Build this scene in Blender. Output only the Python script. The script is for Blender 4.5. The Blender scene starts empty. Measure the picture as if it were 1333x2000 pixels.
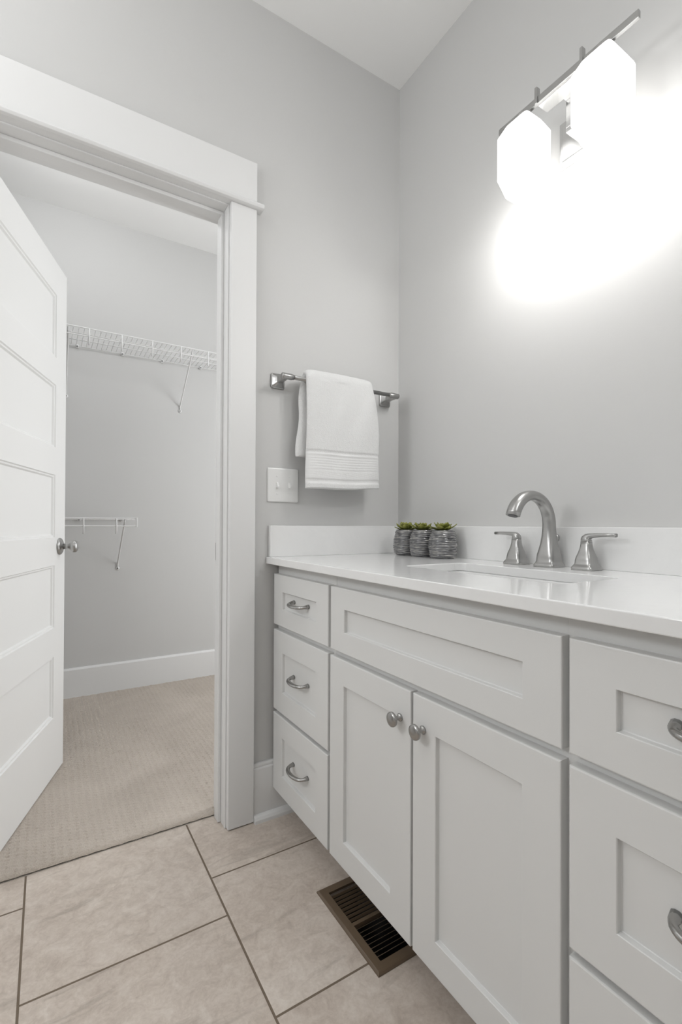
import bpy, bmesh, math, random
import numpy as np
from mathutils import Vector, Matrix

random.seed(7)
rng = np.random.default_rng(7)
SC = bpy.context.scene
COL = SC.collection
PI = math.pi

# ------------------------------------------------------------------ camera
YAW, PITCH, ROLL = 0.55190, 0.00760, 0.00420
fwd = Vector((math.sin(YAW) * math.cos(PITCH), math.cos(YAW) * math.cos(PITCH), math.sin(PITCH)))
rt0 = Vector((math.cos(YAW), -math.sin(YAW), 0))
up0 = rt0.cross(fwd)
rt = rt0 * math.cos(ROLL) + up0 * math.sin(ROLL)
up = up0 * math.cos(ROLL) - rt0 * math.sin(ROLL)
cam_d = bpy.data.cameras.new('camera')
cam = bpy.data.objects.new('camera', cam_d)
COL.objects.link(cam)
M = Matrix.Identity(4)
for i in range(3):
    M[i][0], M[i][1], M[i][2] = rt[i], up[i], -fwd[i]
M[0][3], M[1][3], M[2][3] = -1.20166, -1.51324, 0.98249
cam.matrix_world = M
cam_d.sensor_fit = 'HORIZONTAL'
cam_d.sensor_width = 36.0
cam_d.lens = 36.0 * 932.4 / 1333.0
cam_d.shift_x = 0.0
cam_d.shift_y = 18.4 / 1333.0
cam_d.clip_start = 0.02
SC.camera = cam

# ------------------------------------------------------------------ view, world, lights
SC.view_settings.view_transform = 'Standard'
SC.view_settings.look = 'None'
SC.view_settings.exposure = 0.05
SC.view_settings.gamma = 1.0
SC.view_settings.use_curve_mapping = False

W = bpy.data.worlds.new('world')
SC.world = W
W.use_nodes = True
W.node_tree.nodes['Background'].inputs['Color'].default_value = (0.9, 0.95, 1.0, 1)
W.node_tree.nodes['Background'].inputs['Strength'].default_value = 0.3


def area(name, loc, direction, sx, sy, power, col=(1, 1, 1), spread=PI, shape='RECTANGLE'):
    d = bpy.data.lights.new(name, 'AREA')
    d.shape = shape
    d.size, d.size_y = sx, sy
    d.energy = power
    d.color = col
    d.spread = spread
    o = bpy.data.objects.new(name, d)
    COL.objects.link(o)
    o.location = loc
    o.rotation_euler = Vector(direction).to_track_quat('-Z', 'Y').to_euler()
    return o


def point(name, loc, power, r, col=(1, 1, 1)):
    d = bpy.data.lights.new(name, 'POINT')
    d.energy = power
    d.shadow_soft_size = r
    d.color = col
    o = bpy.data.objects.new(name, d)
    COL.objects.link(o)
    o.location = loc
    return o


SHADE_GLOW = 1.4
# bulbs of the vanity light, shining down out of the two shades
point('vanity_bulb', (-0.114, -0.680, 1.850), 3.2, 0.028, (1, 0.99, 0.975))
point('vanity_bulb', (-0.114, -0.894, 1.850), 3.2, 0.028, (1, 0.99, 0.975))
# fill lights added in the unseen bathroom: vanity end, two at the side, overhead
point('vanity_end_fill', (-0.35, -2.30, 2.30), 18, 0.14, (0.98, 0.99, 1))
point('side_fill', (-2.70, -1.60, 1.90), 9, 0.16, (0.98, 0.99, 1))
point('side_fill', (-2.40, -0.45, 1.75), 26, 0.20, (0.98, 0.99, 1))
point('overhead_fill', (-1.60, -0.60, 2.45), 5, 0.14, (0.98, 0.99, 1))
# closet lamp inferred from the bracket shadows, then two added fill lights
point('closet_light', (-0.1, 0.55, 2.20), 5, 0.05, (0.98, 0.99, 1))
point('closet_light', (-1.15, 0.80, 2.62), 8, 0.12, (0.98, 0.99, 1))  # added fill that lightens the door side of the closet
area('closet_area_fill', (0.9, 0.2, 1.15), (-1, 0.4, -0.1), 0.8, 1.6, 36, (0.97, 0.985, 1))  # added area fill, no window stands behind it


# ------------------------------------------------------------------ materials
def mat(name, color, rough=0.5, metal=0.0, spec=0.5, coat=0.0):
    m = bpy.data.materials.new(name)
    m.use_nodes = True
    b = m.node_tree.nodes['Principled BSDF']
    b.inputs['Base Color'].default_value = (*color, 1)
    b.inputs['Roughness'].default_value = rough
    b.inputs['Metallic'].default_value = metal
    b.inputs['Specular IOR Level'].default_value = spec
    b.inputs['Coat Weight'].default_value = coat
    return m


class NT:
    """small helper to wire nodes"""
    def __init__(s, m):
        s.t = m.node_tree
        s.b = s.t.nodes['Principled BSDF']

    def n(s, typ, **kw):
        nd = s.t.nodes.new(typ)
        for k, v in kw.items():
            setattr(nd, k, v)
        return nd

    def l(s, a, b):
        s.t.links.new(a, b)

    def math(s, op, a, b=None, c=None):
        nd = s.n('ShaderNodeMath', operation=op)
        for i, v in enumerate((a, b, c)):
            if v is None:
                continue
            if isinstance(v, (int, float)):
                nd.inputs[i].default_value = v
            else:
                s.l(v, nd.inputs[i])
        return nd.outputs[0]

    def noise(s, vec, scale, detail=4, rough=0.55, dist=0.0):
        nd = s.n('ShaderNodeTexNoise')
        if vec is not None:
            s.l(vec, nd.inputs['Vector'])
        nd.inputs['Scale'].default_value = scale
        nd.inputs['Detail'].default_value = detail
        nd.inputs['Roughness'].default_value = rough
        nd.inputs['Distortion'].default_value = dist
        return nd.outputs['Fac']

    def ramp(s, fac, stops):
        nd = s.n('ShaderNodeValToRGB')
        e = nd.color_ramp.elements
        while len(e) < len(stops):
            e.new(0.5)
        for i, (p, c) in enumerate(stops):
            e[i].position = p
            e[i].color = (*c, 1) if len(c) == 3 else c
        s.l(fac, nd.inputs[0])
        return nd.outputs[0]

    def mix(s, fac, a, b, blend='MIX'):
        nd = s.n('ShaderNodeMix', data_type='RGBA', blend_type=blend)
        for i, v in ((0, fac), (6, a), (7, b)):
            if isinstance(v, (int, float)):
                nd.inputs[i].default_value = v
            elif isinstance(v, tuple):
                nd.inputs[i].default_value = (*v, 1)
            else:
                s.l(v, nd.inputs[i])
        return nd.outputs[2]

    def bump(s, h, strength, dist):
        nd = s.n('ShaderNodeBump')
        nd.inputs['Strength'].default_value = strength
        nd.inputs['Distance'].default_value = dist
        s.l(h, nd.inputs['Height'])
        s.l(nd.outputs[0], s.b.inputs['Normal'])


def with_bump(m, scale, strength, dist, detail=3):
    t = NT(m)
    c = t.n('ShaderNodeTexCoord').outputs['Object']
    t.bump(t.noise(c, scale, detail), strength, dist)
    return m


WALL = with_bump(mat('wall_paint', (0.59, 0.588, 0.58), 0.6, spec=0.3), 220, 0.06, 0.001)
CEIL = with_bump(mat('ceiling_paint', (0.88, 0.88, 0.87), 0.8, spec=0.2), 180, 0.06, 0.001)
TRIM = mat('trim_paint', (0.74, 0.74, 0.735), 0.35, spec=0.4)
DOORP = mat('door_paint', (0.80, 0.80, 0.79), 0.38, spec=0.4)
CAB = mat('cabinet_paint', (0.70, 0.70, 0.69), 0.38, spec=0.4)
QUARTZ = mat('white_quartz', (0.78, 0.78, 0.77), 0.09, spec=0.5)
t = NT(QUARTZ)
co = t.n('ShaderNodeTexCoord').outputs['Object']
t.l(t.ramp(t.noise(co, 5, 8, 0.6, 1.5), [(0.45, (0.80, 0.80, 0.795)), (0.5, (0.79, 0.79, 0.785)), (0.55, (0.80, 0.80, 0.795))]), t.b.inputs['Base Color'])
PORC = mat('white_porcelain', (0.70, 0.70, 0.695), 0.08, coat=0.3)
NICKEL = mat('brushed_nickel', (0.43, 0.427, 0.42), 0.30, 1.0)
CHROME = mat('polished_nickel', (0.66, 0.66, 0.655), 0.24, 1.0)
PULLM = mat('satin_nickel_pull', (0.40, 0.395, 0.385), 0.26, 1.0)
PLASTIC = mat('white_plastic', (0.77, 0.77, 0.76), 0.3)
WIRE = mat('white_wire_coating', (0.76, 0.76, 0.755), 0.35)
SCREW = mat('screw_metal', (0.22, 0.22, 0.22), 0.4, 1.0)
BROWN = with_bump(mat('brown_enamel', (0.125, 0.088, 0.056), 0.38, 0.0), 90, 0.1, 0.001)
BLACK = mat('dark_duct', (0.012, 0.01, 0.009), 0.8)
AERATOR = mat('aerator_dark', (0.08, 0.08, 0.08), 0.5)
GLASS = mat('opal_glass', (0.95, 0.95, 0.94), 0.25)
GLASS.node_tree.nodes['Principled BSDF'].inputs['Emission Color'].default_value = (1, 0.99, 0.975, 1)
GLASS.node_tree.nodes['Principled BSDF'].inputs['Emission Strength'].default_value = SHADE_GLOW

# terry cotton
TERRY = mat('white_terry', (0.74, 0.74, 0.735), 0.95, spec=0.1)
t = NT(TERRY)
t.b.inputs['Sheen Weight'].default_value = 0.3
co = t.n('ShaderNodeTexCoord').outputs['Object']
vor = t.n('ShaderNodeTexVoronoi')
t.l(co, vor.inputs['Vector'])
vor.inputs['Scale'].default_value = 420
h = t.math('ADD', t.math('MULTIPLY', vor.outputs['Distance'], 0.7), t.noise(co, 90, 3))
t.bump(h, 0.55, 0.003)
BAND = mat('woven_towel_border', (0.75, 0.75, 0.745), 0.85, spec=0.15)
t = NT(BAND)
co = t.n('ShaderNodeTexCoord').outputs['Object']
wv = t.n('ShaderNodeTexWave', wave_type='BANDS', bands_direction='Z')
t.l(co, wv.inputs['Vector'])
wv.inputs['Scale'].default_value = 130
wv.inputs['Distortion'].default_value = 1.0
t.bump(t.math('ADD', t.math('MULTIPLY', wv.outputs['Fac'], 0.4), t.noise(co, 120, 3)), 0.35, 0.002)

# carpet yarn
CARPET = mat('beige_loop_carpet', (0.5, 0.44, 0.37), 0.95, spec=0.1)
t = NT(CARPET)
t.b.inputs['Sheen Weight'].default_value = 0.25
co = t.n('ShaderNodeTexCoord').outputs['Object']
f1 = t.noise(co, 260, 3, 0.7)
f2 = t.noise(co, 3.0, 4, 0.6, 0.6)
c1 = t.ramp(f1, [(0.3, (0.47, 0.405, 0.345)), (0.7, (0.69, 0.615, 0.54))])
t.l(t.mix(0.55, c1, t.ramp(f2, [(0.35, (0.50, 0.435, 0.37)), (0.65, (0.65, 0.575, 0.50))])), t.b.inputs['Base Color'])
t.bump(f1, 0.9, 0.006)

# porcelain floor tile, one-third offset
TILE = mat('beige_stone_tile', (0.5, 0.45, 0.4), 0.42, spec=0.35)
t = NT(TILE)
co = t.n('ShaderNodeTexCoord').outputs['Object']
sp = t.n('ShaderNodeSeparateXYZ')
t.l(co, sp.inputs[0])
P = 0.4385
u = t.math('DIVIDE', t.math('ADD', sp.outputs[0], 0.8068), P)
colm = t.math('FLOOR', u)
fu = t.math('FRACT', u)
vv = t.math('DIVIDE', t.math('SUBTRACT', t.math('ADD', sp.outputs[1], 0.1916), t.math('MULTIPLY', colm, 0.1455)), P)
rowm = t.math('FLOOR', vv)
fv = t.math('FRACT', vv)
du = t.math('MINIMUM', fu, t.math('SUBTRACT', 1.0, fu))
dv = t.math('MINIMUM', fv, t.math('SUBTRACT', 1.0, fv))
dmin = t.math('MINIMUM', du, dv)
grout = t.math('LESS_THAN', dmin, 0.0058)
cmb = t.n('ShaderNodeCombineXYZ')
t.l(colm, cmb.inputs[0])
t.l(rowm, cmb.inputs[1])
wn = t.n('ShaderNodeTexWhiteNoise', noise_dimensions='3D')
t.l(cmb.outputs[0], wn.inputs['Vector'])
vm = t.n('ShaderNodeVectorMath', operation='SCALE')
t.l(wn.outputs['Color'], vm.inputs[0])
vm.inputs['Scale'].default_value = 20.0
va = t.n('ShaderNodeVectorMath', operation='ADD')
t.l(co, va.inputs[0])
t.l(vm.outputs[0], va.inputs[1])
pv = va.outputs[0]
big = t.noise(pv, 3.2, 6, 0.62, 0.8)
mid = t.noise(pv, 26, 10, 0.74, 0.7)
fine = t.noise(pv, 120, 4, 0.6)
mp = t.n('ShaderNodeMapping')
mp.inputs['Rotation'].default_value = (0, 0, 0.9)
mp.inputs['Scale'].default_value = (1.0, 5.0, 1.0)
t.l(pv, mp.inputs['Vector'])
streak = t.noise(mp.outputs[0], 3.2, 6, 0.6, 1.2)
base = t.ramp(big, [(0.34, (0.43, 0.362, 0.308)), (0.5, (0.55, 0.477, 0.417)), (0.66, (0.64, 0.575, 0.515))])
base = t.mix(0.5, base, t.ramp(mid, [(0.36, (0.36, 0.298, 0.25)), (0.5, (0.555, 0.482, 0.42)), (0.64, (0.70, 0.64, 0.58))]))
sm = t.math('MULTIPLY', t.math('GREATER_THAN', streak, 0.0), t.math('SMOOTH_MIN', t.math('MULTIPLY', t.math('MAXIMUM', t.math('SUBTRACT', streak, 0.57), 0.0), 5.0), 0.55, 0.1))
base = t.mix(sm, base, (0.29, 0.245, 0.205))
base = t.mix(0.22, base, t.ramp(fine, [(0.3, (0.40, 0.34, 0.285)), (0.7, (0.70, 0.64, 0.575))]))
t.l(t.mix(grout, base, (0.165, 0.128, 0.095)), t.b.inputs['Base Color'])
t.l(t.math('ADD', t.math('MULTIPLY', grout, 0.45), t.math('ADD', t.math('MULTIPLY', mid, 0.25), 0.27)), t.b.inputs['Roughness'])
edge = t.math('SMOOTH_MIN', t.math('DIVIDE', dmin, 0.012), 1.0, 0.3)
t.bump(t.math('ADD', edge, t.math('MULTIPLY', t.math('ADD', mid, big), 0.35)), 0.35, 0.003)

# glazed pot
POT = mat('grey_glazed_ceramic', (0.2, 0.2, 0.205), 0.16, spec=0.6, coat=0.6)
t = NT(POT)
co = t.n('ShaderNodeTexCoord').outputs['Object']
mp = t.n('ShaderNodeMapping')
mp.inputs['Scale'].default_value = (9, 9, 60)
t.l(co, mp.inputs['Vector'])
pf = t.noise(mp.outputs[0], 3.0, 4, 0.6, 0.6)
t.l(t.ramp(pf, [(0.32, (0.035, 0.035, 0.038)), (0.5, (0.12, 0.12, 0.125)), (0.68, (0.33, 0.32, 0.30))]), t.b.inputs['Base Color'])
SUCC = mat('succulent_green', (0.2, 0.21, 0.05), 0.4, spec=0.4)
t = NT(SUCC)
co = t.n('ShaderNodeTexCoord').outputs['Object']
t.l(t.ramp(t.noise(co, 28, 3), [(0.3, (0.05, 0.06, 0.016)), (0.46, (0.17, 0.185, 0.032)), (0.6, (0.30, 0.31, 0.08)), (0.72, (0.13, 0.085, 0.06))]), t.b.inputs['Base Color'])
SOIL = mat('dark_soil', (0.03, 0.025, 0.02), 0.9)


# ------------------------------------------------------------------ geometry helpers
def root_loc(p):
    while p.parent is not None:
        p = p.parent
    return Vector(p.location)


def obj(name, bm, m, parent=None, smooth=False, bevel=0.0, seg=2, kind=None, loc=None):
    """link one mesh object; geometry is given in world coordinates and stored relative to its thing"""
    bmesh.ops.recalc_face_normals(bm, faces=bm.faces[:])
    off = root_loc(parent) if parent is not None else Vector(loc or (0, 0, 0))
    if off.length > 0:
        bmesh.ops.translate(bm, verts=bm.verts[:], vec=-off)
    me = bpy.data.meshes.new(name)
    bm.to_mesh(me)
    bm.free()
    for mm in (m if isinstance(m, (list, tuple)) else [m]):
        me.materials.append(mm)
    o = bpy.data.objects.new(name, me)
    COL.objects.link(o)
    if parent is not None:
        o.parent = parent
    elif loc:
        o.location = loc
    if smooth:
        for p in me.polygons:
            p.use_smooth = True
    if bevel > 0:
        b = o.modifiers.new('edge', 'BEVEL')
        b.width = bevel
        b.segments = seg
        b.limit_method = 'ANGLE'
        b.angle_limit = math.radians(40)
        b.harden_normals = False
    if kind:
        o['kind'] = kind
    return o


def struct(name, bm, m, parent=None, **kw):
    return obj(name, bm, m, parent, kind='structure' if parent is None else None, **kw)


def thing(name, label, cat, loc, group=None):
    o = bpy.data.objects.new(name, None)
    o.empty_display_size = 0.05
    COL.objects.link(o)
    o.location = loc
    tag(o, label, cat, group)
    return o


def tag(o, label, cat, group=None):
    o['label'] = label
    o['category'] = cat
    if group:
        o['group'] = group
    return o


def dup(root, delta, label):
    r = root.copy()
    COL.objects.link(r)
    r.location = Vector(root.location) + Vector(delta)
    r['label'] = label
    for ch in list(root.children):
        c = ch.copy()
        COL.objects.link(c)
        c.parent = r
        for g in list(ch.children):
            d = g.copy()
            COL.objects.link(d)
            d.parent = c
    return r


def box(bm, x0, x1, y0, y1, z0, z1):
    vs = [bm.verts.new((x, y, z)) for z in (z0, z1) for x, y in ((x0, y0), (x1, y0), (x1, y1), (x0, y1))]
    for f in ((3, 2, 1, 0), (4, 5, 6, 7), (0, 1, 5, 4), (1, 2, 6, 5), (2, 3, 7, 6), (3, 0, 4, 7)):
        bm.faces.new([vs[i] for i in f])
    return vs


def B(*boxes):
    bm = bmesh.new()
    for b in boxes:
        box(bm, *b)
    return bm


def loft(bm, rings, cap0=True, cap1=True, closed=False, mi=0):
    vr = [[bm.verts.new(p) for p in r] for r in rings]
    n = len(vr[0])
    for a, b in zip(vr[:-1], vr[1:]):
        for i in range(n):
            f = bm.faces.new((a[i], a[(i + 1) % n], b[(i + 1) % n], b[i]))
            f.material_index = mi
    if cap0:
        bm.faces.new(list(reversed(vr[0])))
    if cap1:
        bm.faces.new(vr[-1])
    return vr


def tube(bm, pts, rad, seg=8, up_hint=(0, 0, 1), flat=None):
    """round bar along a polyline; rad may be a list, flat = list of (width, height) half sizes"""
    pts = [Vector(p) for p in pts]
    n = len(pts)
    rings = []
    nrm = None
    for i, p in enumerate(pts):
        a = pts[max(i - 1, 0)]
        b = pts[min(i + 1, n - 1)]
        tan = (b - a).normalized()
        if nrm is None:
            h = Vector(up_hint)
            if abs(h.dot(tan)) > 0.95:
                h = Vector((1, 0, 0)) if abs(tan.x) < 0.9 else Vector((0, 1, 0))
            nrm = (h - tan * h.dot(tan)).normalized()
        else:
            nrm = (nrm - tan * nrm.dot(tan)).normalized()
        bi = tan.cross(nrm)
        if flat:
            ra, rb = flat[i]
        else:
            ra = rb = rad[i] if isinstance(rad, (list, tuple)) else rad
        rings.append([p + bi * (ra * math.cos(2 * PI * k / seg)) + nrm * (rb * math.sin(2 * PI * k / seg)) for k in range(seg)])
    loft(bm, rings)


def lathe(bm, prof, origin, axis, seg=28, cap0=True, cap1=True):
    """prof: list of (distance along axis, radius)"""
    ax = Vector(axis).normalized()
    h = Vector((0, 0, 1)) if abs(ax.z) < 0.9 else Vector((1, 0, 0))
    e1 = (h - ax * h.dot(ax)).normalized()
    e2 = ax.cross(e1)
    o = Vector(origin)
    rings = [[o + ax * d + (e1 * math.cos(2 * PI * k / seg) + e2 * math.sin(2 * PI * k / seg)) * max(r, 1e-5) for k in range(seg)] for d, r in prof]
    loft(bm, rings, cap0, cap1)


def sq_ring(cx, cy, z, a, b, n, seg=32):
    """superellipse ring in the XY plane; n=2 round, n large square"""
    out = []
    for k in range(seg):
        th = 2 * PI * (k + 0.5) / seg
        c, s = math.cos(th), math.sin(th)
        out.append(Vector((cx + a * math.copysign(abs(c) ** (2 / n), c), cy + b * math.copysign(abs(s) ** (2 / n), s), z)))
    return out


def rrect(x0, x1, y0, y1, r, z, seg=6):
    out = []
    for cx, cy, a0 in ((x1 - r, y1 - r, 0), (x0 + r, y1 - r, 90), (x0 + r, y0 + r, 180), (x1 - r, y0 + r, 270)):
        for k in range(seg + 1):
            a = math.radians(a0 + 90 * k / seg)
            out.append(Vector((cx + r * math.cos(a), cy + r * math.sin(a), z)))
    return out


# ------------------------------------------------------------------ room dimensions
CZ = 2.743          # ceiling
XL, YR = -3.0, -3.2  # far left wall, rear wall
WT = 0.12           # thickness of the wall with the doorway
JR = -0.7065        # right jamb face
JL = -1.4300        # left jamb face
HZ = 2.024          # head jamb underside
CY = 1.556          # closet back wall
CXL, CXR = -2.3, 1.70

# floor with the duct hole of the vent
VX0, VX1, VY0, VY1 = -0.5600, -0.4640, -0.6470, -0.4120
struct('floor', B((XL, VX0, YR, 0.085, -0.05, 0), (VX1, 0.0, YR, 0.085, -0.05, 0), (VX0, VX1, YR, VY0, -0.05, 0), (VX0, VX1, VY1, 0.085, -0.05, 0)), TILE)

# carpet with rows of small pits between the loops
xs = np.arange(-1.46, -0.22, 0.0032)
ys = np.arange(0.0865, CY - 0.012, 0.0032)
gx, gy = np.meshgrid(xs, ys, indexing='ij')
rowi = np.floor(gx / 0.0225)
px = (gx / 0.0225 - rowi - 0.5)
ph = rng.random(400)
py = gy / 0.0175 + 0.5 * (rowi.astype(int) % 2) + 0.25 * ph[(rowi.astype(int)) % 400]
ci = np.floor(py).astype(int)
py = py - ci - 0.5
amp = 0.35 + 0.65 * rng.random((400, 400))
patch = 0.75 + 0.35 * np.sin(gx * 5.1 + 1.3 * gy) * np.sin(gy * 4.3 - 1.0 + gx * 2)
pit = np.exp(-((px / 0.22) ** 2 + (py / 0.25) ** 2)) * amp[rowi.astype(int) % 400, ci % 400] * np.clip(patch, 0.3, 1.2)
rib = 0.0012 * np.cos(2 * PI * px)
gz = 0.0145 - 0.0125 * pit + rib + 0.0009 * (rng.random(gx.shape) - 0.5)
edge_f = np.clip((gy - 0.0865) / 0.012, 0, 1)
gz = gz * (0.35 + 0.65 * edge_f ** 0.5)
nx, ny = gx.shape
verts = np.stack([gx, gy, gz], -1).reshape(-1, 3)
idx = np.arange(nx * ny).reshape(nx, ny)
faces = np.stack([idx[:-1, :-1], idx[1:, :-1], idx[1:, 1:], idx[:-1, 1:]], -1).reshape(-1, 4)
me = bpy.data.meshes.new('floor_carpet')
me.from_pydata(verts.tolist(), [], faces.tolist())
me.polygons.foreach_set('use_smooth', [True] * len(me.polygons))
me.materials.append(CARPET)
o = bpy.data.objects.new('floor_carpet', me)
COL.objects.link(o)
o['kind'] = 'structure'
bm = B((CXL, CXR, 0.085, CY, -0.05, 0.0005), (CXL, -1.4602, WT, CY, 0.0005, 0.0135), (-0.2245, CXR, WT, CY, 0.0005, 0.0135))
struct('floor_closet', bm, CARPET)

# walls
struct('wall_back', B((XL - 0.1, JL - 0.018, 0, WT, 0, CZ), (JR + 0.018, 0.0, 0, WT, 0, CZ), (JL - 0.018, JR + 0.018, 0, WT, HZ + 0.018, CZ), (0.12, CXR + 0.1, 0, WT, 0, CZ)), WALL)
struct('wall_right', B((0, 0.12, YR - 0.1, WT, 0, CZ)), WALL)
WY0, WY1, WZ0, WZ1 = -1.6, -0.4, 0.75, 2.15
struct('wall_left', B((XL - 0.1, XL, YR, WY0, 0, CZ), (XL - 0.1, XL, WY1, 0, 0, CZ), (XL - 0.1, XL, WY0, WY1, 0, WZ0), (XL - 0.1, XL, WY0, WY1, WZ1, CZ)), WALL)
win = B((XL - 0.08, XL - 0.03, WY0, WY1, WZ0, WZ0 + 0.05), (XL - 0.08, XL - 0.03, WY0, WY1, WZ1 - 0.05, WZ1), (XL - 0.08, XL - 0.03, WY0, WY0 + 0.05, WZ0 + 0.05, WZ1 - 0.05), (XL - 0.08, XL - 0.03, WY1 - 0.05, WY1, WZ0 + 0.05, WZ1 - 0.05), (XL - 0.07, XL - 0.04, WY0 + 0.05, WY1 - 0.05, 1.43, 1.47))
struct('fill_window_1', win, TRIM)  # unseen window, put in for soft fill from this side
struct('wall_front', B((XL - 0.1, 0, YR - 0.1, YR, 0, CZ)), WALL)
struct('ceiling', B((XL - 0.1, 0.12, YR - 0.1, WT, CZ, CZ + 0.1), (CXL - 0.1, CXR + 0.1, WT, CY + 0.1, CZ, CZ + 0.1)), CEIL)
struct('wall_closet_back', B((CXL - 0.1, CXR + 0.1, CY, CY + 0.1, 0, CZ)), WALL)
struct('wall_closet_left', B((CXL - 0.1, CXL, WT, CY, 0, CZ)), WALL)
struct('wall_closet_right', B((CXR, CXR + 0.1, WT, CY, 0, CZ)), WALL)

# closet baseboard
bm = bmesh.new()
prof = [(0, 0.0), (-0.015, 0.0), (-0.015, 0.166), (-0.012, 0.171), (-0.006, 0.176), (0, 0.176)]
loft(bm, [[Vector((x, CY + py_, pz)) for py_, pz in prof] for x in (CXL, CXR)])
struct('baseboard_closet', bm, TRIM)

# baseboard and shoe moulding beside the doorway
CI, CO_ = -0.7025, -0.6150
bm = bmesh.new()
prof = [(0, 0.0), (-0.014, 0.0), (-0.014, 0.168), (-0.0125, 0.1715), (-0.0095, 0.173), (-0.0105, 0.176), (-0.0105, 0.181), (-0.007, 0.186), (0, 0.187)]
loft(bm, [[Vector((x, py_, pz)) for py_, pz in prof] for x in (CO_, -0.001)])
struct('baseboard_back', bm, TRIM, bevel=0.0008)
bm = bmesh.new()
prof = [(-0.014, 0.0), (-0.033, 0.0), (-0.032, 0.010), (-0.027, 0.017), (-0.020, 0.021), (-0.014, 0.022)]
loft(bm, [[Vector((x, py_, pz)) for py_, pz in prof] for x in (CO_, -0.001)])
struct('trim_1', bm, TRIM)
struct('baseboard_left', B((XL, XL + 0.014, YR, 0, 0, 0.18)), TRIM)

# door casing, header and jambs
struct('trim_2', B((CI, CO_, -0.020, 0, 0.003, 2.028)), TRIM, bevel=0.002)
struct('trim_3', B((JL - 0.09, JL - 0.003, -0.020, 0, 0.003, 2.028)), TRIM, bevel=0.002)
struct('trim_4', B((JL - 0.09, CO_, -0.021, 0, 2.047, 2.183)), TRIM, bevel=0.0012)
bm = bmesh.new()
prof = [(0, 2.028), (-0.026, 2.028), (-0.035, 2.0305), (-0.039, 2.0375), (-0.035, 2.0445), (-0.026, 2.047), (0, 2.047)]
loft(bm, [[Vector((x, py_, pz)) for py_, pz in prof] for x in (JL - 0.11, -0.5955)])
struct('trim_5', bm, TRIM, bevel=0.001)
struct('trim_6', B((JR, JR + 0.018, 0, WT, 0, HZ + 0.018), (JL - 0.018, JL, 0, WT, 0, HZ + 0.018), (JL, JR, 0, WT, HZ, HZ + 0.018),
                   (JR - 0.0105, JR, 0.041, 0.079, 0.001, HZ - 0.012), (JL, JL + 0.0105, 0.041, 0.079, 0.001, HZ - 0.012), (JL, JR, 0.041, 0.079, HZ - 0.0120, HZ)), TRIM, bevel=0.0015)
# strike plate in the jamb
obj('strike_plate', B((JR - 0.0015, JR + 0.0005, 0.082, 0.112, 0.86, 0.92)), NICKEL, bpy.data.objects['trim_6'])

# ------------------------------------------------------------------ the open closet door
ddir = Vector((0.3165947, 0.9485609, 0))
nrm = Vector((0.9485609, -0.3165947, 0))
free = Vector((-1.3126, 0.2106, 0)) + ddir * 0.543
DW, DT, DZ0, DZ1 = 0.700, 0.035, 0.0175, 1.985
hinge = free - ddir * DW


def dp(s, o_, z):
    """door point: s from the free edge, o_ out of the visible face"""
    p = free - ddir * s + nrm * o_
    return Vector((p.x, p.y, z))


bm = bmesh.new()
pans = [(0.240, 0.474), (0.585, 0.824), (0.930, 1.170), (1.275, 1.515), (1.620, 1.862)]
S0, S1 = 0.112, DW - 0.100
for side in (0, 1):
    face = lambda d: (-d if side == 0 else -DT + d)
    zc = [DZ0]
    for a, b in pans:
        zc += [a, b]
    zc.append(DZ1)
    for i in range(len(zc) - 1):
        q = [dp(S1, face(0), zc[i]), dp(S0, face(0), zc[i]), dp(S0, face(0), zc[i + 1]), dp(S1, face(0), zc[i + 1])]
        if i % 2 == 0:
            bm.faces.new([bm.verts.new(p) for p in q])
        else:
            rings = []
            for ins, dep in ((0, 0), (0.003, 0.0045), (0.008, 0.0048), (0.012, 0.0105), (0.0125, 0.0108)):
                rings.append([dp(S1 - ins, face(dep), zc[i] + ins), dp(S0 + ins, face(dep), zc[i] + ins), dp(S0 + ins, face(dep), zc[i + 1] - ins), dp(S1 - ins, face(dep), zc[i + 1] - ins)])
            loft(bm, rings, cap0=False, cap1=True)
    for a, b in ((0, S0), (S1, DW)):
        bm.faces.new([bm.verts.new(p) for p in (dp(b, face(0), DZ0), dp(a, face(0), DZ0), dp(a, face(0), DZ1), dp(b, face(0), DZ1))])
for q in ([(0, 0, DZ0), (0, -DT, DZ0), (0, -DT, DZ1), (0, 0, DZ1)], [(DW, 0, DZ0), (DW, -DT, DZ0), (DW, -DT, DZ1), (DW, 0, DZ1)],
          [(0, 0, DZ1), (0, -DT, DZ1), (DW, -DT, DZ1), (DW, 0, DZ1)], [(0, 0, DZ0), (0, -DT, DZ0), (DW, -DT, DZ0), (DW, 0, DZ0)]):
    bm.faces.new([bm.verts.new(dp(*c)) for c in q])
bmesh.ops.remove_doubles(bm, verts=bm.verts[:], dist=0.0002)
door = struct('door_1', bm, DOORP)
door['label'] = 'white five-panel door standing open into the carpeted closet'
KN = dp(0.062, 0, 0.894)
bm = bmesh.new()
lathe(bm, [(0, 0.033), (0.003, 0.033), (0.006, 0.031), (0.009, 0.026), (0.011, 0.016), (0.014, 0.012)], KN, nrm, 32)
rose = obj('door_knob_rose', bm, NICKEL, door, smooth=True)
bm = bmesh.new()
lathe(bm, [(0.012, 0.0115), (0.028, 0.0105), (0.036, 0.013), (0.043, 0.0195), (0.051, 0.0235), (0.058, 0.0235), (0.064, 0.019), (0.067, 0.010), (0.068, 0.001)], KN, nrm, 32)
obj('knob', bm, NICKEL, rose, smooth=True)

# ------------------------------------------------------------------ wire shelves in the closet


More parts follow.
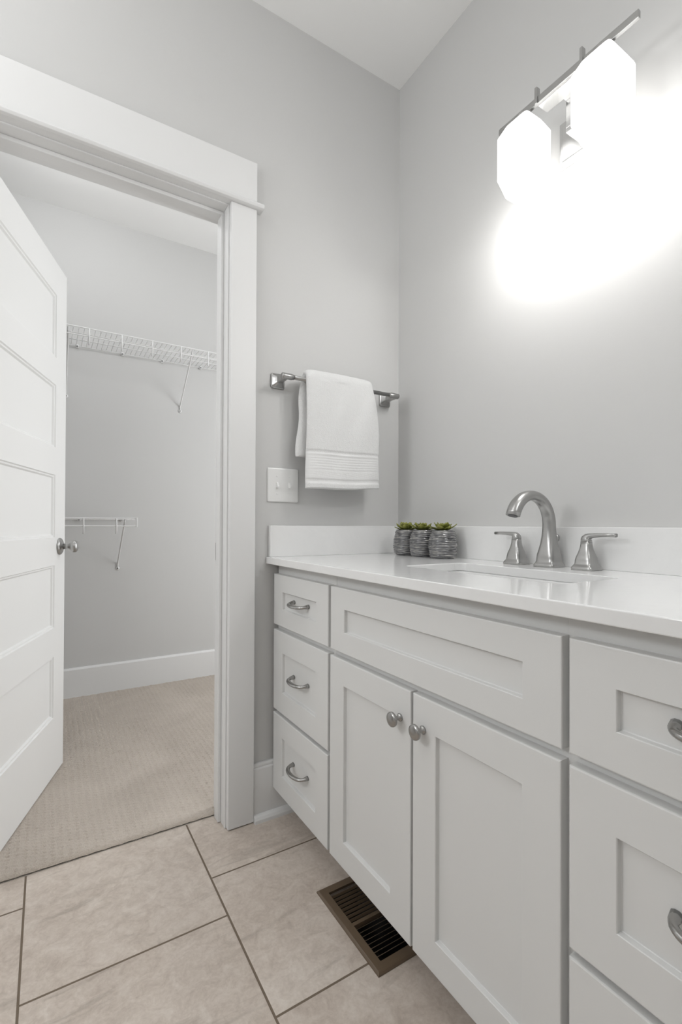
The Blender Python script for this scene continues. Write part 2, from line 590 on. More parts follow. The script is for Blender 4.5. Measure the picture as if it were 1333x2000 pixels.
def wire_shelf(label, x0, x1, z, brackets, hooks, screws, open_end):
    yf = 1.25
    t_ = thing('wire_shelf', label, 'shelf', (x1, CY - 0.01, z), 'wire shelves in the closet')
    R_ = 0.0026
    bm = bmesh.new()
    n = int((x1 - x0) / 0.0254)
    for k in range(n + 1):
        x = x1 - 0.003 - k * 0.0254
        tube(bm, [(x, CY - 0.004, z), (x, yf + 0.003, z), (x, yf, z - 0.003), (x, yf, z - 0.012)], 0.0011, 5)
    for y in (CY - 0.010, CY - 0.12, CY - 0.22):
        tube(bm, [(x0, y, z - 0.0035), (x1, y, z - 0.0035)], R_, 8)
    obj('wire_deck', bm, WIRE, t_, smooth=True)
    bm = bmesh.new()
    tube(bm, [(x0, yf, z), (x1, yf, z)], 0.0032, 8)
    tube(bm, [(x0, yf - 0.002, z - 0.041), (x1, yf - 0.002, z - 0.041)], 0.0032, 8)
    if open_end:
        box(bm, x1 - 0.004, x1 + 0.003, yf - 0.008, yf + 0.006, z - 0.046, z + 0.005)
    obj('front_lip', bm, WIRE, t_, smooth=False)
    for hx in hooks:
        bm = bmesh.new()
        tube(bm, [(hx, yf + 0.004, z), (hx, yf - 0.004, z - 0.005), (hx, yf - 0.006, z - 0.04), (hx, yf - 0.004, z - 0.065), (hx, yf + 0.006, z - 0.08), (hx, yf + 0.010, z - 0.079)], 0.0034, 8)
        obj('hang_hook', bm, WIRE, t_, smooth=True)
    for bx, bz in brackets:
        bm = bmesh.new()
        tube(bm, [(bx, yf + 0.004, z - 0.006), (bx, yf + 0.022, z - 0.028), (bx, CY - 0.012, bz + 0.03), (bx, CY - 0.004, bz + 0.022), (bx, CY - 0.003, bz - 0.012)], 0.0042, 8)
        lathe(bm, [(0, 0.011), (0.004, 0.010), (0.006, 0.004)], (bx, CY, bz - 0.004), (0, -1, 0), 12)
        br = obj('support_bracket', bm, WIRE, t_, smooth=True)
        bm = bmesh.new()
        lathe(bm, [(0.0055, 0.0042), (0.008, 0.0036), (0.0085, 0.001)], (bx, CY, bz - 0.004), (0, -1, 0), 10)
        obj('screw', bm, SCREW, br)
    for sx in screws:
        bm = B((sx - 0.007, sx + 0.007, CY - 0.016, CY, z - 0.014, z + 0.005))
        cl = obj('wall_clip', bm, WIRE, t_, bevel=0.002)
        bm = bmesh.new()
        lathe(bm, [(0.0, 0.005), (0.003, 0.0045), (0.0035, 0.001)], (sx, CY - 0.0155, z - 0.006), (0, -1, 0), 10)
        obj('screw', bm, SCREW, cl)
    return t_


wire_shelf('long white wire shelf high on the closet wall', -2.25, 1.65, 1.986, [(-0.5, 1.694), (-1.118, 1.700)],
           [-1.178, -1.0247, -0.8717, -0.7187, -0.5657, -0.4127, -0.2597], [-1.065, -0.8324, -0.6106, -0.3764], False)
wire_shelf('short white wire shelf low on the closet wall behind the door', -2.25, -0.790, 1.013, [(-0.849, 0.728)],
           [-1.197, -1.044, -0.891], [-1.05, -0.83], True)

# ------------------------------------------------------------------ vanity cabinets
XD = -0.546   # front plane of doors and drawers
XF = -0.527   # face frame
XB = -0.004
ZT, Z1, Z2, Z3, Z4, ZB = 0.818, 0.6487, 0.6318, 0.3656, 0.3531, 0.0968
TOP = 0.8505


def shaker(y0, y1, z0, z1, st, ra, dep=0.0095):
    """framed front with a recessed flat panel; y0 > y1"""
    bm = bmesh.new()
    def ring(x, iy, iz):
        return [Vector((x, y0 - iy, z0 + iz)), Vector((x, y1 + iy, z0 + iz)), Vector((x, y1 + iy, z1 - iz)), Vector((x, y0 - iy, z1 - iz))]
    loft(bm, [ring(XF, 0, 0), ring(XD + 0.0025, 0, 0), ring(XD + 0.0007, 0.0007, 0.0007), ring(XD, 0.0025, 0.0025), ring(XD, st - 0.0012, ra - 0.0012), ring(XD + 0.0012, st, ra), ring(XD + dep - 0.0008, st + 0.0010, ra + 0.0010), ring(XD + dep, st + 0.0022, ra + 0.0022)], True, True)
    return bm


def pull_handle(y, z, parent):
    bm = bmesh.new()
    pts, fl = [], []
    n = 20
    for k in range(n + 1):
        a = k / n
        yy = y + 0.048 * math.cos(PI * a)
        out = math.sin(PI * a) ** 0.62
        pts.append((XD + 0.0095 - 0.033 * out, yy, z - 0.004 * out))
        e = abs(2 * a - 1)
        r = 0.0044 + 0.0012 * (1 - e)
        if e > 0.82:
            r = 0.0044 + (e - 0.82) * 0.014
        fl.append((r * 1.25, r))
    tube(bm, pts, None, 10, (0, 0, 1), fl)
    return obj('pull_handle', bm, PULLM, parent, smooth=True)


def round_knob(y, z, parent):
    bm = bmesh.new()
    lathe(bm, [(0, 0.0085), (0.002, 0.0088), (0.004, 0.007), (0.007, 0.0048), (0.014, 0.0046), (0.017, 0.0075), (0.0185, 0.0135), (0.0205, 0.0157), (0.0235, 0.0160), (0.026, 0.0150), (0.0275, 0.0115), (0.0282, 0.006), (0.0284, 0.0005)], (XD, y, z), (-1, 0, 0), 28)
    return obj('knob', bm, PULLM, parent, smooth=True)


def carcass(name, y0, y1, parent, rails, mull=None):
    T = 0.018
    bs = [(XF + 0.019, XB, y0 - T, y0, 0.0975, TOP), (XF + 0.019, XB, y1, y1 + T, 0.0975, TOP), (XF + 0.019, XB, y1 + T, y0 - T, 0.0975, 0.0975 + T), (XB - 0.006, XB, y1 + T, y0 - T, 0.0975 + T, 0.70)]
    F0, F1 = XF + 0.0003, XF + 0.019
    bs += [(F0, F1, y0 - 0.038, y0, 0.0975, TOP), (F0, F1, y1, y1 + 0.038, 0.0975, TOP)]
    for a, b in rails:
        bs.append((F0, F1, y1 + 0.038, y0 - 0.038, a, b))
    if mull is not None:
        bs.append((F0, F1, mull - 0.02, mull + 0.02, 0.136, 0.62))
    obj(name, B(*bs), CAB, parent)
    obj('toe_kick', B((XF + 0.075, XF + 0.09, y1, y0, 0.0, 0.0975), (XF + 0.09, XB, y0 - 0.018, y0, 0, 0.0975), (XF + 0.09, XB, y1, y1 + 0.018, 0, 0.0975)), CAB, parent)


RAILS_D = [(0.0975, 0.136), (0.34, 0.378), (0.62, 0.66), (0.80, TOP)]


def drawer_cabinet(label, ya, yb, fa, fb):
    c = thing('drawer_cabinet', label, 'cabinet', (XF, (ya + yb) / 2, 0), 'drawer cabinets of the vanity')
    carcass('cabinet_body', ya, yb, c, RAILS_D)
    for z0, z1, ra in ((Z1, ZT, 0.0567), (Z3, Z2, 0.0695), (ZB, Z4, 0.067)):
        d = obj('drawer', shaker(fa, fb, z0, z1, 0.0695, ra), CAB, c)
        pull_handle((fa + fb) / 2 - 0.003, (z0 + z1) / 2 + 0.005, d)
    return c


drawer_cabinet('three-drawer grey-white cabinet under the counter next to the doorway wall', -0.0125, -0.3970, -0.0165, -0.3830)
sink_cab = thing('sink_cabinet', 'grey-white two-door sink cabinet with round knobs above the floor vent', 'cabinet', (XF, -0.7366, 0), None)
carcass('cabinet_body', -0.3980, -1.0770, sink_cab, [(0.0975, 0.136), (0.62, 0.66), (0.80, TOP)], -0.7345)
obj('false_drawer_front', shaker(-0.3960, -1.0785, Z1, ZT, 0.0700, 0.0555), CAB, sink_cab)
d = obj('cabinet_door', shaker(-0.3945, -0.7315, ZB, Z2, 0.0700, 0.067), CAB, sink_cab)
round_knob(-0.6968, 0.566, d)
d = obj('cabinet_door', shaker(-0.7385, -1.0770, ZB, Z2, 0.0690, 0.067), CAB, sink_cab)
round_knob(-0.7712, 0.566, d)
drawer_cabinet('three-drawer grey-white cabinet beside the sink cabinet, farthest from the doorway wall', -1.0771, -1.4640, -1.0900, -1.4560)

# ------------------------------------------------------------------ countertop with splashes, and the basin
CTX, CTZ, CTB = -0.5694, 0.8738, 0.8509
SX0, SX1, SY0, SY1 = -0.3880, -0.1680, -0.9680, -0.5080
ct = thing('countertop', 'white polished quartz countertop on the vanity cabinets', 'countertop', (-0.28, -0.74, CTB))
bm = bmesh.new()
inner = rrect(SX0, SX1, SY0, SY1, 0.028, CTZ)
outer = [Vector((CTX, -1.50, CTZ)), Vector((-0.001, -1.50, CTZ)), Vector((-0.001, -0.001, CTZ)), Vector((CTX, -0.001, CTZ))]
es = []
for lp in (outer, inner):
    vs = [bm.verts.new(p) for p in lp]
    for i in range(len(vs)):
        es.append(bm.edges.new((vs[i], vs[(i + 1) % len(vs)])))
r_ = bmesh.ops.triangle_fill(bm, use_beauty=True, edges=es)
fs = [f for f in bm.faces]
ex = bmesh.ops.extrude_face_region(bm, geom=fs)
bmesh.ops.translate(bm, verts=[g for g in ex['geom'] if isinstance(g, bmesh.types.BMVert)], vec=(0, 0, CTB - CTZ))
obj('counter_slab', bm, QUARTZ, ct, bevel=0.0022, seg=3)
tag(obj('backsplash', B((-0.021, -0.001, -1.50, -0.022, CTZ, 0.9798)), QUARTZ, None, bevel=0.0012, loc=(-0.011, -0.76, CTZ)), 'long white quartz backsplash on the wall behind the faucet', 'backsplash')
tag(obj('side_splash', B((-0.5610, -0.001, -0.021, -0.001, CTZ, 0.9798)), QUARTZ, None, bevel=0.0012, loc=(-0.28, -0.011, CTZ)), 'short white quartz side splash on the wall below the towel', 'backsplash')

bm = bmesh.new()
def rr(ins, z, r=0.028):
    return rrect(SX0 + ins, SX1 - ins, SY0 + ins, SY1 - ins, r, z, 6)
loft(bm, [rr(-0.022, 0.8436, 0.05), rr(-0.022, 0.8502, 0.05), rr(0.0005, 0.8502), rr(0.002, 0.846), rr(0.006, 0.80), rr(0.014, 0.745, 0.045), rr(0.03, 0.722, 0.05), rr(0.06, 0.712, 0.05), rr(0.10, 0.708, 0.03)], False, True)
loft(bm, [rr(-0.022, 0.8436, 0.05), rr(-0.008, 0.8436), rr(-0.003, 0.79), rr(0.006, 0.735, 0.045), rr(0.03, 0.708, 0.05), rr(0.10, 0.695, 0.03)], False, True)
bmesh.ops.remove_doubles(bm, verts=bm.verts[:], dist=0.0001)
sink = obj('sink_basin', bm, PORC, None, smooth=True, loc=((SX0 + SX1) / 2, (SY0 + SY1) / 2, 0.70))
tag(sink, 'white rectangular undermount sink basin set into the countertop', 'sink')
bm = bmesh.new()
lathe(bm, [(0, 0.022), (0.004, 0.022), (0.0055, 0.019), (0.0055, 0.014), (0.002, 0.012), (0.0025, 0.0005)], ((SX0 + SX1) / 2, (SY0 + SY1) / 2, 0.7075), (0, 0, 1), 24)
obj('drain', bm, NICKEL, sink, smooth=True)

# ------------------------------------------------------------------ faucet
FY, FX = -0.7215, -0.0630
fau = thing('faucet', 'brushed nickel widespread faucet with arched spout behind the sink', 'faucet', (FX, FY, CTZ))
bm = bmesh.new()
secs = [(0.0000, 0.0300, 9), (0.0060, 0.0300, 9), (0.0095, 0.0278, 8), (0.0125, 0.0262, 8), (0.0150, 0.0252, 7), (0.024, 0.0250, 6), (0.034, 0.0243, 5.2), (0.046, 0.0218, 4.4), (0.062, 0.0190, 3.6), (0.080, 0.0170, 3.0), (0.098, 0.0162, 2.6), (0.112, 0.0160, 2.4)]
rings = [sq_ring(FX, FY, CTZ + z, a, a, n, 40) for z, a, n in secs]
R0 = 0.0745
cz = CTZ + 0.1125
na = 22
for k in range(1, na + 1):
    a = math.radians(163) * k / na
    cxp = FX - R0 + R0 * math.cos(a)
    czp = cz + R0 * math.sin(a)
    f = k / na
    wy = 0.0160 + 0.0012 * f
    wn_ = 0.0160 - 0.0034 * math.sin(PI * min(f * 1.15, 1)) - 0.0005 * f
    nn = 2.4
    N_ = Vector((math.cos(a), 0, math.sin(a)))
    ring = []
    for j in range(40):
        th = 2 * PI * (j + 0.5) / 40
        c, s = math.cos(th), math.sin(th)
        ring.append(Vector((cxp, FY, czp)) + N_ * (wn_ * math.copysign(abs(c) ** (2 / nn), c)) + Vector((0, 1, 0)) * (wy * math.copysign(abs(s) ** (2 / nn), s)))
    rings.append(ring)
loft(bm, rings, True, True)
spout = obj('spout', bm, NICKEL, fau, smooth=True, bevel=0.0)
ea = math.radians(163)
tipc = Vector((FX - R0 + R0 * math.cos(ea), FY, cz + R0 * math.sin(ea)))
tdir = Vector((-math.sin(ea), 0, math.cos(ea)))
bm = bmesh.new()
lathe(bm, [(-0.001, 0.0118), (0.0018, 0.0118), (0.0018, 0.0005)], tipc, tdir, 20)
obj('aerator', bm, AERATOR, spout, smooth=False)
bm = bmesh.new()
lathe(bm, [(0.0, 0.0024), (0.066, 0.0024), (0.068, 0.004), (0.074, 0.0066), (0.081, 0.0066), (0.085, 0.004), (0.086, 0.0005)], (FX + 0.0335, FY, CTZ), (0, 0, 1), 14)
obj('lift_rod', bm, NICKEL, fau, smooth=True)
for sgn, hy in ((1, FY + 0.1035), (-1, FY - 0.1035)):
    bm = bmesh.new()
    secs = [(0.0000, 0.0272, 9), (0.0060, 0.0272, 9), (0.0100, 0.0246, 8), (0.0130, 0.0225, 8), (0.0155, 0.0212, 7), (0.024, 0.0210, 6), (0.032, 0.0195, 5.5), (0.042, 0.0160, 5), (0.052, 0.0132, 4.5), (0.062, 0.0118, 4), (0.0705, 0.0112, 4)]
    loft(bm, [sq_ring(FX, hy, CTZ + z, a, a, n, 40) for z, a, n in secs])
    hb = obj('faucet_handle', bm, NICKEL, fau, smooth=True)
    bm = bmesh.new()
    pts = [(0, 0.0712), (0, 0.0745), (0.0006, 0.0785), (0.004, 0.0822), (0.010, 0.0845), (0.020, 0.0858), (0.035, 0.0868), (0.055, 0.0872), (0.0715, 0.0868)]
    fl = [(0.0112, 0.0112), (0.0114, 0.0114), (0.0112, 0.0106), (0.0106, 0.0085), (0.0100, 0.0066), (0.0094, 0.0056), (0.0090, 0.0048), (0.0092, 0.0044), (0.0094, 0.0046)]
    rings = []
    P3 = [Vector((FX, hy + sgn * a, CTZ + b)) for a, b in pts]
    for i, p in enumerate(P3):
        tn = (P3[min(i + 1, len(P3) - 1)] - P3[max(i - 1, 0)]).normalized()
        n_ = Vector((1, 0, 0)).cross(tn).normalized()
        wa, wb = fl[i]
        ring = []
        for j in range(24):
            th = 2 * PI * (j + 0.5) / 24
            c, s = math.cos(th), math.sin(th)
            ring.append(p + Vector((1, 0, 0)) * (wa * math.copysign(abs(c) ** (2 / 3.2), c)) + n_ * (wb * math.copysign(abs(s) ** (2 / 3.2), s)))
        rings.append(ring)
    loft(bm, rings)
    obj('lever', bm, NICKEL, hb, smooth=True)

# ------------------------------------------------------------------ three potted succulents
def succulent_pot(x, y, label, seed):
    r = random.Random(seed)
    t_ = thing('potted_succulent', label, 'potted plant', (x, y, CTZ), 'succulent pots in a row on the counter')
    H, seg = 0.0925, 48
    bm = bmesh.new()
    rings = []
    nz = 92
    offs = [r.uniform(-0.35, 0.35) for _ in range(20)]
    for k in range(nz + 1):
        f = k / nz
        z = CTZ + H * f
        base = 0.0385 + 0.0095 * math.sin(PI * min(1, (f * 0.92 + 0.10))) - 0.0035 * max(0, 0.12 - f) / 0.12
        ring = []
        for j in range(seg):
            th = 2 * PI * j / seg
            ph_ = f * 12.5 + 0.16 * math.sin(2 * th + 7 * f + seed) + 0.10 * math.sin(5 * th + seed * 2 + 3 * f)
            b = ph_ - math.floor(ph_)
            rid = 0.0034 * (1 - abs(2 * b - 1) ** 2.2) * (0.7 + 0.3 * math.sin(3 * th + offs[int(ph_) % 20] * 9))
            if f < 0.035 or f > 0.985:
                rid *= 0.2
            rr_ = base - 0.0018 + rid
            ring.append(Vector((x + rr_ * math.cos(th), y + rr_ * math.sin(th), z)))
        rings.append(ring)
    last = rings[-1]
    c = Vector((x, y, 0))
    for ins, dz in ((0.003, 0.0), (0.0045, -0.004), (0.005, -0.012)):
        rings.append([Vector((x + (p.x - x) * (1 - ins / 0.04), y + (p.y - y) * (1 - ins / 0.04), CTZ + H + dz)) for p in last])
    loft(bm, rings, True, False)
    obj('pot', bm, POT, t_, smooth=True)
    bm = bmesh.new()
    lathe(bm, [(0, 0.035), (0.002, 0.034), (0.003, 0.0005)], (x, y, CTZ + H - 0.012), (0, 0, 1), 24)
    obj('soil', bm, SOIL, t_)
    bm = bmesh.new()
    a0 = r.uniform(0, 6)
    for ring_i, (n, elev, L, wdt, zoff) in enumerate(((7, 0.22, 0.047, 0.0150, -0.001), (6, 0.55, 0.039, 0.0150, 0.000), (5, 0.90, 0.029, 0.0120, 0.001), (3, 1.20, 0.019, 0.0085, 0.001))):
        for k in range(n):
            az = a0 + 2 * PI * (k + 0.5 * ring_i) / n + r.uniform(-0.12, 0.12)
            el = elev + r.uniform(-0.12, 0.12)
            L_ = L * r.uniform(0.88, 1.08)
            er = Vector((math.cos(az), math.sin(az), 0))
            et = Vector((-math.sin(az), math.cos(az), 0))
            rings2 = []
            m_ = 8
            pos = Vector((x, y, CTZ + H + zoff)) + er * 0.003
            for q in range(m_ + 1):
                f = q / m_
                e2_ = el + 0.5 * (f - 0.3)
                dirv = er * math.cos(e2_) + Vector((0, 0, 1)) * math.sin(e2_)
                nv = -er * math.sin(e2_) + Vector((0, 0, 1)) * math.cos(e2_)
                if q > 0:
                    pos = pos + dirv * (L_ / m_)
                w_ = wdt * (0.35 + 1.0 * math.sin(PI * min(f * 0.72, 1)) ** 1.0) * 0.62 * (1 - max(0, f - 0.72) / 0.28 * 0.93)
                th_ = 0.0030 * (1 - 0.8 * f)
                rings2.append([pos + et * (w_ * math.cos(2 * PI * j / 10)) + nv * (th_ * math.sin(2 * PI * j / 10) + 0.0022 * math.cos(2 * PI * j / 10) ** 2) for j in range(10)])
            loft(bm, rings2)
    obj('rosette', bm, SUCC, t_, smooth=True)
    return t_


succulent_pot(-0.0775, -0.1460, 'ribbed grey pot of green succulent nearest the wall corner, first of three', 3)
succulent_pot(-0.0800, -0.2400, 'ribbed grey pot of green succulent, the middle pot of three', 5)
succulent_pot(-0.0840, -0.3430, 'ribbed grey pot of green succulent nearest the faucet, last of three', 11)

# ------------------------------------------------------------------ vanity light
LY, LXC, PY = -0.787, -0.114, -0.778
fx = thing('vanity_light', 'two-shade polished nickel light fixture on the wall above the sink', 'wall light', (0, LY, 2.02))
bm = bmesh.new()
def plate_ring(x, h_):
    return [Vector((x, PY - h_, 2.022 - h_)), Vector((x, PY + h_, 2.022 - h_)), Vector((x, PY + h_, 2.022 + h_)), Vector((x, PY - h_, 2.022 + h_))]
loft(bm, [plate_ring(-0.0005, 0.064), plate_ring(-0.006, 0.064), plate_ring(-0.007, 0.063), plate_ring(-0.007, 0.0575), plate_ring(-0.0135, 0.0565), plate_ring(-0.0145, 0.0555), plate_ring(-0.0145, 0.051), plate_ring(-0.017, 0.0495), plate_ring(-0.0172, 0.049)])
obj('backplate', bm, CHROME, fx)
obj('arm', B((-0.060, -0.0165, PY - 0.011, PY + 0.011, 2.004, 2.016), (-0.060, -0.046, PY - 0.011, PY + 0.011, 2.016, 2.0995), (-0.0725, -0.060, PY - 0.011, PY + 0.011, 2.0875, 2.0995)), CHROME, fx, bevel=0.001)
obj('front_bar', B((-0.1205, -0.1115, LY - 0.1895, LY + 0.1860, 2.085, 2.1030)), NICKEL, fx, bevel=0.001)
obj('rear_channel', B((-0.1110, -0.0728, LY - 0.066, LY + 0.066, 2.085, 2.1010)), CHROME, fx, bevel=0.001)
for y in (LY + 0.0635, LY - 0.0605):
    obj('strap', B((-0.1245, -0.1206, y - 0.0035, y + 0.0035, 2.0845, 2.127), (-0.1206, -0.1105, y - 0.0035, y + 0.0035, 2.1035, 2.127)), NICKEL, fx, bevel=0.0006)
for y in (LY + 0.1075, LY - 0.1075):
    bm = bmesh.new()
    loft(bm, [sq_ring(LXC, y, z, a, a, n, 64) for z, a, n in ((1.8745, 0.030, 6), (1.8735, 0.0345, 7), (1.8750, 0.0365, 8), (1.9190, 0.0503, 10), (1.9220, 0.0515, 10), (2.0340, 0.0515, 10), (2.0370, 0.0503, 10), (2.0640, 0.0360, 8), (2.0660, 0.034, 7), (2.0660, 0.024, 6))])
    sh = obj('glass_shade', bm, GLASS, fx, smooth=False)
    bm = bmesh.new()
    lathe(bm, [(0, 0.027), (0.010, 0.027), (0.012, 0.022), (0.0188, 0.022)], (LXC, y, 2.0661), (0, 0, 1), 24)
    obj('shade_holder', bm, NICKEL, sh)

# ------------------------------------------------------------------ towel bar and towel
BY, BZ = -0.070, 1.4765
tb = thing('towel_bar', 'brushed nickel towel bar on the wall beside the doorway', 'towel bar', (-0.3, 0, BZ))
bm = bmesh.new()
tube(bm, [(-0.515, BY, BZ), (-0.078, BY, BZ)], 0.0072, 16)
obj('bar', bm, NICKEL, tb, smooth=True)
for xe, sgn in ((-0.5305, 1), (-0.0720, -1)):
    bm = bmesh.new()
    loft(bm, [[Vector((p.x, -yy, p.y)) for p in sq_ring(xe, BZ - 0.001, 0, a, a, n, 32)] for yy, a, n in ((0, 0.0262, 7), (0.004, 0.0262, 7), (0.007, 0.0248, 7), (0.008, 0.0225, 6), (0.018, 0.0150, 6), (0.024, 0.0110, 5.5), (0.040, 0.0098, 5), (0.064, 0.0094, 5))])
    br = obj('mount', bm, NICKEL, tb, smooth=False, bevel=0.0006)
    for p in br.data.polygons:
        p.use_smooth = False
    bm = bmesh.new()
    x0 = xe - sgn * 0.0145
    lathe(bm, [(0, 0.0088), (0.0015, 0.0102), (0.036, 0.0102), (0.0375, 0.009), (0.044, 0.0086), (0.0445, 0.0072)], (x0, BY, BZ), (sgn, 0, 0), 24)
    obj('end_cap', bm, NICKEL, br, smooth=True)

# towel: a folded slab of terry draped over the bar
bm = bmesh.new()
Th = 0.027           # thickness of the folded layers
ri = 0.0078          # inner bend radius
ro = ri + Th
path = []            # (inner point, outer point) in the YZ plane
zb_back, zb_front = 1.214, 1.104
nb, nf = 26, 110
for k in range(nb):
    f = k / nb
    z = zb_back + (BZ - zb_back) * f
    bul = 0.004 * math.sin(PI * f)
    path.append(((BY + ri, z), (min(BY + ro + bul, -0.0295), z), 0, 1 - f))
for k in range(15):
    a = PI * k / 14
    path.append(((BY + ri * math.cos(a), BZ + ri * math.sin(a)), (BY + ro * math.cos(a), BZ + (ro + 0.003) * math.sin(a)), 0.5, 0))
for k in range(1, nf + 1):
    f = k / nf
    z = BZ + (zb_front - BZ) * f
    path.append(((BY - ri + 0.018 * f ** 0.8, z), (BY - ro - 0.008 * f, z), 1, f))
nu = 44
layers = {0: [], 1: []}
for i, (pi_, po_, side, f) in enumerate(path):
    yi, zi = pi_
    yo, zo = po_
    if side == 0:
        xl, xr = -0.462 - 0.020 * f ** 0.7 - 0.004 * math.sin(f * 9), -0.180 - 0.02 * f
    elif side == 0.5:
        g = (i - nb) / 14
        xl, xr = -0.462 - 0.004 * g, -0.180 - 0.012 * g
    else:
        xl = -0.466 + 0.003 * math.sin(f * 5) + 0.004 * f
        xr = -0.192 + 0.032 * min(1, f * 2.2) ** 0.8 + 0.003 * math.sin(f * 7)
    for s_, (yy, zz) in enumerate(((yi, zi), (yo, zo))):
        row = []
        for j in range(nu + 1):
            u_ = j / nu
            e = abs(2 * u_ - 1)
            k_ = (1 - e ** (9 if side < 1 else 7 - 4 * f)) ** 0.45 if e < 1 else 0.0
            ym = (yi + yo) / 2
            zm = (zi + zo) / 2
            x = xl + (xr - xl) * u_
            y = ym + (yy - ym) * (0.06 + 0.94 * k_)
            z = zm + (zz - zm) * (0.06 + 0.94 * k_)
            if side == 0.5:
                pass
            if side == 1:
                # woven band: flat strip with a line above and a hem below
                sag = 0.002 * math.sin(u_ * 7 + 1) + 0.006 * (u_ ** 2) * 0
                if s_ == 1:
                    zz_ = z + 0.010 * (u_ - 0.5) * 0
                    if abs(zz_ - 1.230) < 0.006:
                        y += 0.0032
                    if 1.126 < zz_ < 1.222:
                        y += (0.0022 + 0.0012 * math.sin(zz_ * 700)) * k_ if zz_ > 1.165 else 0.0022 * k_
                    y += 0.0025 * math.sin(u_ * 5.2 + f * 3) * f * k_ + 0.0012 * math.sin(u_ * 17 + f * 11) * k_
                    if abs(zz_ - 1.129) < 0.006:
                        y += 0.003
                z += sag * f + 0.012 * f * f * max(0, u_ - 0.1) * 0.9
            else:
                y += 0.0015 * math.sin(u_ * 9 + f * 6) * k_ * (1 if s_ == 1 else 0)
            if side == 0 and s_ == 1:
                y = min(y, -0.029)
            row.append(bm.verts.new((x, y, z)))
        layers[s_].append(row)
ni = len(path)
Lz = layers
def quad(a, b, c, d_, m_=0):
    try:
        f_ = bm.faces.new((a, b, c, d_))
        f_.material_index = m_
    except ValueError:
        pass
for s_ in (0, 1):
    for i in range(ni - 1):
        for j in range(nu):
            zc_ = Lz[s_][i][j].co.z
            mi = 1 if (s_ == 1 and path[i][2] == 1 and 1.127 < zc_ < 1.230) else 0
            quad(Lz[s_][i][j], Lz[s_][i + 1][j], Lz[s_][i + 1][j + 1], Lz[s_][i][j + 1], mi)
for i in range(ni - 1):
    for j in (0, nu):
        quad(Lz[0][i][j], Lz[0][i + 1][j], Lz[1][i + 1][j], Lz[1][i][j])
for i in (0, ni - 1):
    for j in range(nu):
        quad(Lz[0][i][j], Lz[0][i][j + 1], Lz[1][i][j + 1], Lz[1][i][j])
tw = obj('towel', bm, [TERRY, BAND], None, smooth=True, loc=(-0.31, BY, BZ))
tag(tw, 'white terry hand towel with woven border folded over the towel bar', 'towel')
sub = tw.modifiers.new('smooth', 'SUBSURF')
sub.levels = sub.render_levels = 1

# ------------------------------------------------------------------ light switch
sw = thing('light_switch', 'white double toggle switch plate on the wall under the towel bar', 'light switch', (-0.508, 0, 1.118))
SWX, SWZ = -0.5080, 1.1190
bm = bmesh.new()
def sw_ring(y, ins):
    return [Vector((p.x, y, p.y)) for p in rrect(SWX - 0.0583 + ins, SWX + 0.0583 - ins, SWZ - 0.0585 + ins, SWZ + 0.0585 - ins, 0.004, 0, 4)]
loft(bm, [sw_ring(-0.0002, 0), sw_ring(-0.003, 0), sw_ring(-0.0052, 0.0015), sw_ring(-0.006, 0.004)])
obj('switch_plate', bm, PLASTIC, sw, smooth=False)
for x in (SWX - 0.023, SWX + 0.023):
    bm = B((x - 0.0050, x + 0.0050, -0.0066, -0.0058, SWZ - 0.0125, SWZ + 0.0125))
    obj('switch_slot', bm, PLASTIC, sw)
    bm = bmesh.new()
    loft(bm, [[Vector((x + dx, -0.0062, SWZ + dz)) for dx, dz in ((-0.0038, -0.010), (0.0038, -0.010), (0.0038, 0.010), (-0.0038, 0.010))],
              [Vector((x + dx, -0.0105, SWZ + dz)) for dx, dz in ((-0.0036, -0.0085), (0.0036, -0.0085), (0.0036, 0.0065), (-0.0036, 0.0065))],
              [Vector((x + dx, -0.0185, SWZ + dz)) for dx, dz in ((-0.0030, -0.0110), (0.0030, -0.0110), (0.0030, -0.0055), (-0.0030, -0.0055))]])
    obj('toggle', bm, PLASTIC, sw, bevel=0.0006)
    for dz in (-0.0302, 0.0302):
        bm = bmesh.new()
        lathe(bm, [(0, 0.0033), (0.0008, 0.003), (0.0012, 0.0005)], (x, -0.0059, SWZ + dz), (0, -1, 0), 12)
        obj('screw', bm, PLASTIC, sw)

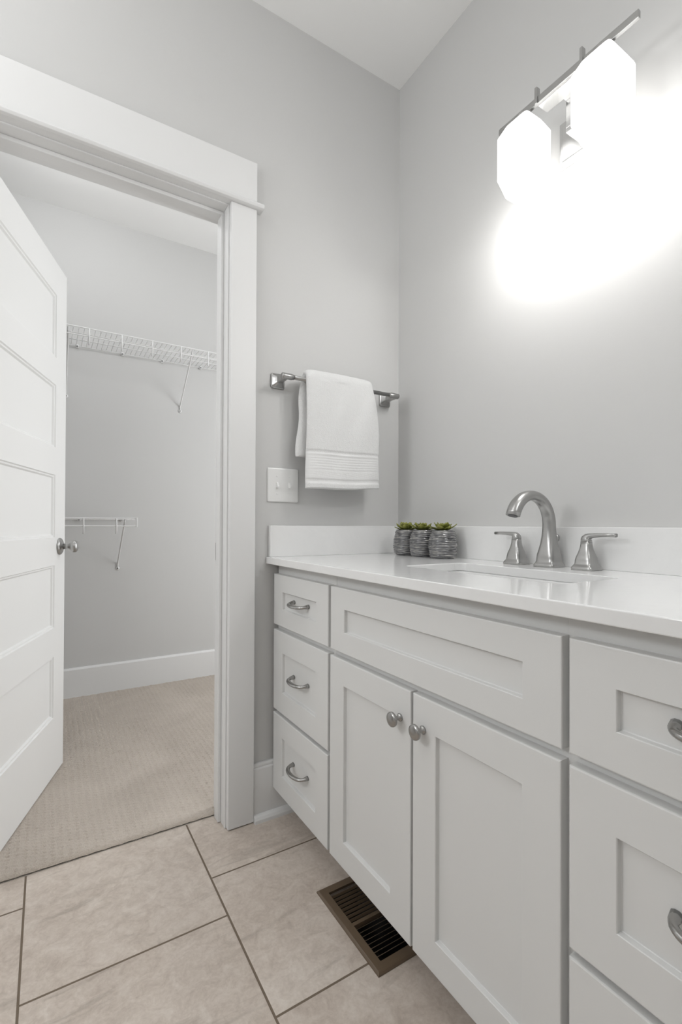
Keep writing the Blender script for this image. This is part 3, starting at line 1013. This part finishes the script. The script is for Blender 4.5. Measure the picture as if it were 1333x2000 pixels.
# ------------------------------------------------------------------ floor vent
fv_ = thing('floor_vent', 'brown metal floor register set in the tile under the sink cabinet', 'floor vent', (-0.512, -0.5295, 0))
OX0, OX1, OY0, OY1 = -0.5815, -0.4425, -0.6700, -0.3890
def fr(x_in, y_in, z):
    return [Vector((OX0 + x_in, OY0 + y_in, z)), Vector((OX1 - x_in, OY0 + y_in, z)), Vector((OX1 - x_in, OY1 - y_in, z)), Vector((OX0 + x_in, OY1 - y_in, z))]
IX0, IX1, IY0, IY1 = -0.5585, -0.4655, -0.6455, -0.4135
inn = lambda z: [Vector((IX0, IY0, z)), Vector((IX1, IY0, z)), Vector((IX1, IY1, z)), Vector((IX0, IY1, z))]
bm = bmesh.new()
loft(bm, [inn(0.0003), fr(0, 0, 0.0003), fr(0.0005, 0.0005, 0.0035), fr(0.003, 0.003, 0.006), fr(0.005, 0.005, 0.0068), inn(0.0068), inn(0.0003)], False, False)
obj('vent_frame', bm, BROWN, fv_)
DVY = -0.5310
bm = B((IX0, IX1, DVY - 0.0048, DVY + 0.0048, -0.004, 0.0066))
obj('divider', bm, BROWN, fv_)
def slat(y, tilt, L_):
    bm = bmesh.new()
    c, s = math.cos(tilt), math.sin(tilt)
    y1, z1 = y + s * L_, 0.0062 - c * L_
    w = 0.0005
    box_pts = [(y - w * c, 0.0062 - w * s), (y + w * c, 0.0062 + w * s), (y1 + w * c, z1 + w * s), (y1 - w * c, z1 - w * s)]
    loft(bm, [[Vector((xx, a, b)) for a, b in box_pts] for xx in (IX0 + 0.0002, IX1 - 0.0002)])
    obj('slat', bm, BROWN, fv_)
nsl = 8
far_len = IY1 - (DVY + 0.0048)
for k in range(1, nsl + 1):
    slat(IY1 - far_len * k / (nsl + 1) - 0.001, -0.35, 0.0066)
near_len = (DVY - 0.0048) - IY0
for k in range(1, nsl + 1):
    slat(DVY - 0.0048 - near_len * k / (nsl + 1), 0.765, 0.0145)
obj('duct_box', B((VX0 + 0.0008, VX0 + 0.0014, VY0 + 0.0008, VY1 - 0.0008, -0.12, -0.0095), (VX1 - 0.0014, VX1 - 0.0008, VY0 + 0.0008, VY1 - 0.0008, -0.12, -0.0095), (VX0 + 0.0014, VX1 - 0.0014, VY0 + 0.0008, VY0 + 0.0014, -0.12, -0.0095), (VX0 + 0.0014, VX1 - 0.0014, VY1 - 0.0014, VY1 - 0.0008, -0.12, -0.0095), (VX0, VX1, VY0, VY1, -0.125, -0.12)), BLACK, fv_)
